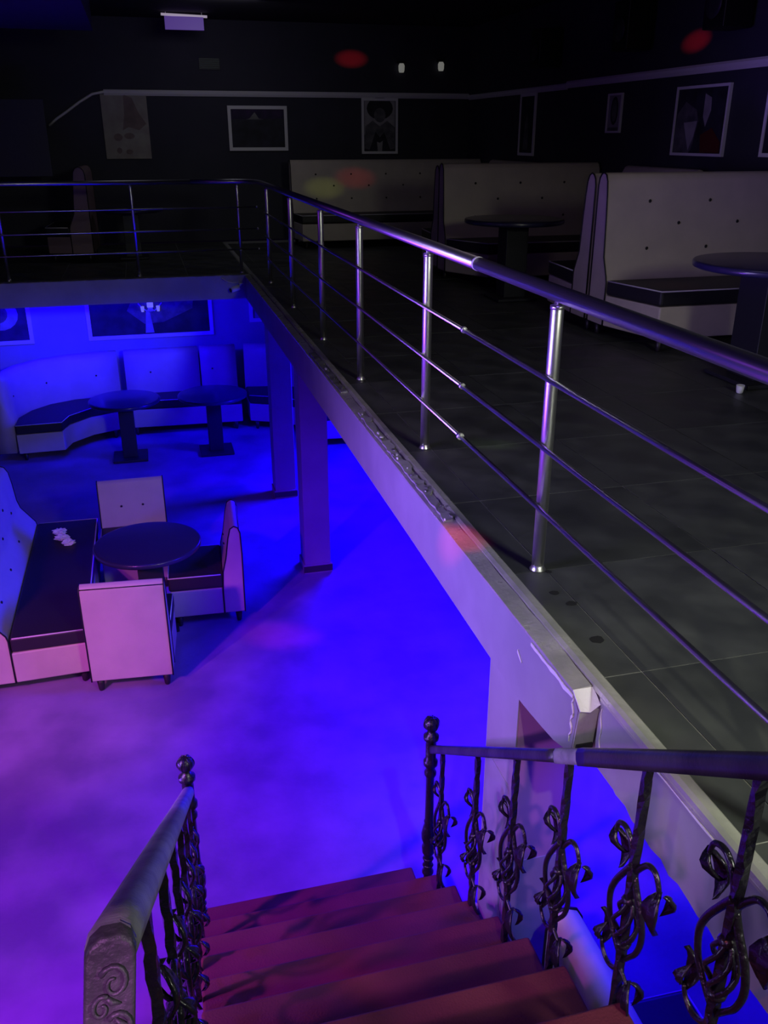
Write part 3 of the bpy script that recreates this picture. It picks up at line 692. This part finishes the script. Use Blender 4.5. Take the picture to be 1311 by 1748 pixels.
picture('framed_picture', (XR-.002, 8.14, 1.30), (0, -1), .83, .59, .024, 'framed dark portrait of a couple on the right wall above the booths',
    [('pic_mid', [(.04, .04), (.05, .6), (.2, .78), (.42, .66), (.48, .5), (.4, .1), (.34, .03)]), ('pic_lite', [(.2, .48), (.46, .5), (.42, .28), (.34, .08), (.26, .3)]), ('pic_lite', [(.56, .88), (.68, .82), (.70, .66), (.62, .42), (.56, .56)]), ('pic_red', [(.58, .05), (.55, .3), (.75, .4), (.93, .2), (.93, .05)]), ('pic_dark', [(.68, .9), (.72, .4), (.93, .35), (.93, .92)])], 'pic_dark', depth=.03)
picture('framed_picture', (XR-.002, 6.80, 1.31), (0, -1), .8, .60, .03, 'framed dark picture cut off by the right edge of the view', [('pic_mid', ell(.5, .5, .2, .3))], 'pic_dark')
picture('framed_picture', (-.84, 12.098, -1.0), (1, 0), 1.62, .66, .05, 'large picture in a pale frame on the blue lower wall',
    [('pic_mid', [(.32, .55), (.40, .9), (.86, .92), (.84, .55), (.6, .3), (.45, .28)]), ('pic_dark', [(.08, .1), (.08, .9), (.26, .9), (.3, .4), (.4, .2), (.4, .1)]), ('pic_lite', [(.45, .1), (.47, .55), (.50, .5), (.52, .1)])], 'pic_dark')
picture('framed_picture', (-2.75, 12.098, -1.0), (1, 0), 1.24, .66, .05, 'picture with a pink round shape at the left edge on the lower wall', [('pic_lite', ell(.70, .58, .18, .30)), ('pic_mid', ell(.68, .6, .1, .18))], 'pic_violet')
picture('framed_picture', (1.27, 12.098, -.86), (1, 0), .9, .52, .05, 'picture beside the mezzanine corner on the blue lower wall', [('pic_lite', [(.08, .1), (.1, .9), (.25, .7), (.4, .9), (.4, .1)])], 'pic_mid')

# wall lamp on the lower wall
t = thing('wall_lamp', (-.02, 12.07, -.62), 0, 'small three-armed white wall lamp over the large lower picture', 'lamp')
MB().box(-.04, .04, -.02, .0, .02, .12).build('lamp_shade', M['glow_white'], t, .004)
for s in (-1, 1):
    MB().tube([(0, -.01, .0), (s*.05, -.03, -.02), (s*.10, -.03, .02), (s*.15, -.03, .08)], .008, 8).build('arm', M['white'], t)
    MB().lathe([(.018, 0), (.026, .07), (.022, .072)], (s*.10, -.03, -.03), 12).build('lamp_shade', M['glow_white'], t)
MB().box(-.03, .03, -.012, .024, -.03, .02).build('back_plate', M['white'], t)

# security camera on the far fascia
t = thing('security_camera', (.97, 10.39, -.06), R(-15), 'small white security camera on the far fascia corner', 'camera')
b = MB().tube([(-.05, -.10, -.085), (-.0, -.07, -.07), (.03, -.05, -.062)], .030, 16).build('housing', M['white'], t)
MB().tube([(-.054, -.102, -.0865), (-.062, -.108, -.089)], .022, 16).build('lens', M['dark_box'], b)
MB().tube([(.02, -.055, -.06), (.05, -.02, -.03), (.05, .0, -.03)], .010, 8).build('bracket', M['white'], t)
MB().lathe([(.028, 0), (.028, .01), (.01, .014)], (.05, -.012, -.03), 14).build('mount', M['white'], t)
tag(MB().tube([(.80, 10.385, -.02), (.86, 10.378, -.06), (.92, 10.37, -.075), (.985, 10.375, -.07)], .006, 6).build('cable', M['mould']), 'loose pale cable hanging at the security camera', 'cable')

# ================================================================== CEILING / UPPER WALL THINGS
t = thing('ceiling_lamp', (.79, 13.3, 2.86), 0, 'hanging violet glass lamp with pale tube at the top of the view', 'lamp')
MB().tube([(-.30, 0, .06), (.29, 0, .045)], .016, 10).build('tube', M['tube'], t)
MB().box(-.26, .24, -.012, .012, -.115, .04).build('glass_panel', M['violet_panel'], t, .004)
for x in (-.24, .22): MB().box(x-.004, x+.004, -.004, .004, .045, .095).build('bracket', M['frame'], t)
t = thing('air_vent', (1.12, YB-.002, 2.40), 0, 'small greenish slatted vent high on the back wall', 'vent')
MB().box(-.14, .14, -.02, 0, -.07, .07).build('vent_frame', M['pedestal'], t)
for k in range(5): MB().box(-.13, .13, -.032, -.018, -.056+.026*k, -.042+.026*k).build('slat', M['vent'], t)
def small_spot(x, y, z, label):
    t = thing('spotlight', (x, y, z), 0, label, 'spotlight')
    MB().box(-.05, .05, -.09, -.001, .03, .06).build('bracket', M['dark_box'], t)
    MB().lathe([(.034, -.09), (.044, -.06), (.046, .0), (.030, .03)], (0, -.06, 0), 14).build('lamp_head', M['glow_white'], t)
small_spot(3.91, YB-.002, 2.42, 'left small white spotlight high on the back wall')
small_spot(4.52, YB-.002, 2.45, 'right small white spotlight high on the back wall beside a red glow')
def speaker(loc, s, label):
    t = thing('speaker', loc, R(90), label, 'speaker')
    MB().box(-s*.42, s*.42, .03, .30, -s*.6, s*.6).build('cabinet', M['dark_box'], t, .01)
    MB().lathe([(s*.32, 0), (s*.30, .012), (s*.12, .004), (.001, .006)], n=20).build('cone', M['pedestal'], t).matrix_local = Matrix.Translation((0, .306, -s*.1))@Matrix.Rotation(R(-90), 4, 'X')
    MB().box(-.02, .02, .0, .03, -.05, .05).build('bracket', M['frame'], t)
speaker((XR-.002, 10.9, 2.42), .34, 'farthest black box speaker high on the right wall')
speaker((XR-.002, 8.85, 2.46), .36, 'middle black box speaker high on the right wall')
speaker((XR-.002, 7.28, 2.50), .36, 'nearest black box speaker high on the right wall')
t = thing('wall_screen', (-1.6, 13.0, .98), 0, 'dark flat screen panel at the far left above the cross railing', 'screen')
MB().box(-1.2, .52, 0, .06, 0, .92).build('panel', M['screen'], t, .006)
MB().box(-.5, -.4, .06, .99, .4, .5).build('wall_arm', M['dark_box'], t)

# dark spots trodden on the tiles near the railing
for i, (x, y, r) in enumerate(((1.262, 2.155, .022), (1.287, 2.39, .017), (1.262, 2.475, .016), (1.31, 2.63, .012))):
    tag(MB().plan([(x+r*1.1*math.cos(a)*random.uniform(.85, 1.1), y+r*math.sin(a)*random.uniform(.85, 1.1)) for a in [2*PI*k/12 for k in range(12)]], .0012, .0018).build('gum_stain', M['hole']),
        ['round black gum stain nearest the stairs on the grey tile', 'small dark gum stain near the second steel post, right one', 'small dark gum stain near the second steel post, left one', 'faint gum stain at the foot of the nearest steel post'][i], 'stain')

# ================================================================== RED LASER PATCHES
laser((1.09, 3.02, -.03), 520, 4.2)
laser((1.12, 6.90, -1.10), 1800, 3.4)
laser((0.72, 5.9, -2.1), 500, 4.5)
laser((.42, 1.9, -.9), 60, 7, loc=(-.6, 1.2, 2.6), col=(1, .05, .03))
laser((.85, .95, .1), 45, 7, loc=(-.6, .3, 2.5), col=(1, .2, .08))
laser((4.98, 7.95, 2.26), 1300, 3.4, loc=(1.2, 5.0, 2.75))
laser((3.16, 13.98, 2.5), 2400, 2.3, loc=(1.2, 5.0, 2.75))
laser((3.75, 5.85, .47), 70, 4.0, loc=(1.2, 3.0, 2.75))
laser((1.13, 1.50, -.10), 45, 6.5, loc=(-.8, -.3, 2.4), col=(.8, 1, .3))
laser((1.62, 4.05, 0), 40, 5.5, loc=(1.2, 3.0, 2.75), col=(.5, .9, .1))
laser((2.55, 13.1, .82), 220, 3.2, loc=(1.2, 5.0, 2.75), col=(.5, .6, .08))
laser((3.0, 13.1, .95), 160, 3.2, loc=(1.2, 5.0, 2.75))
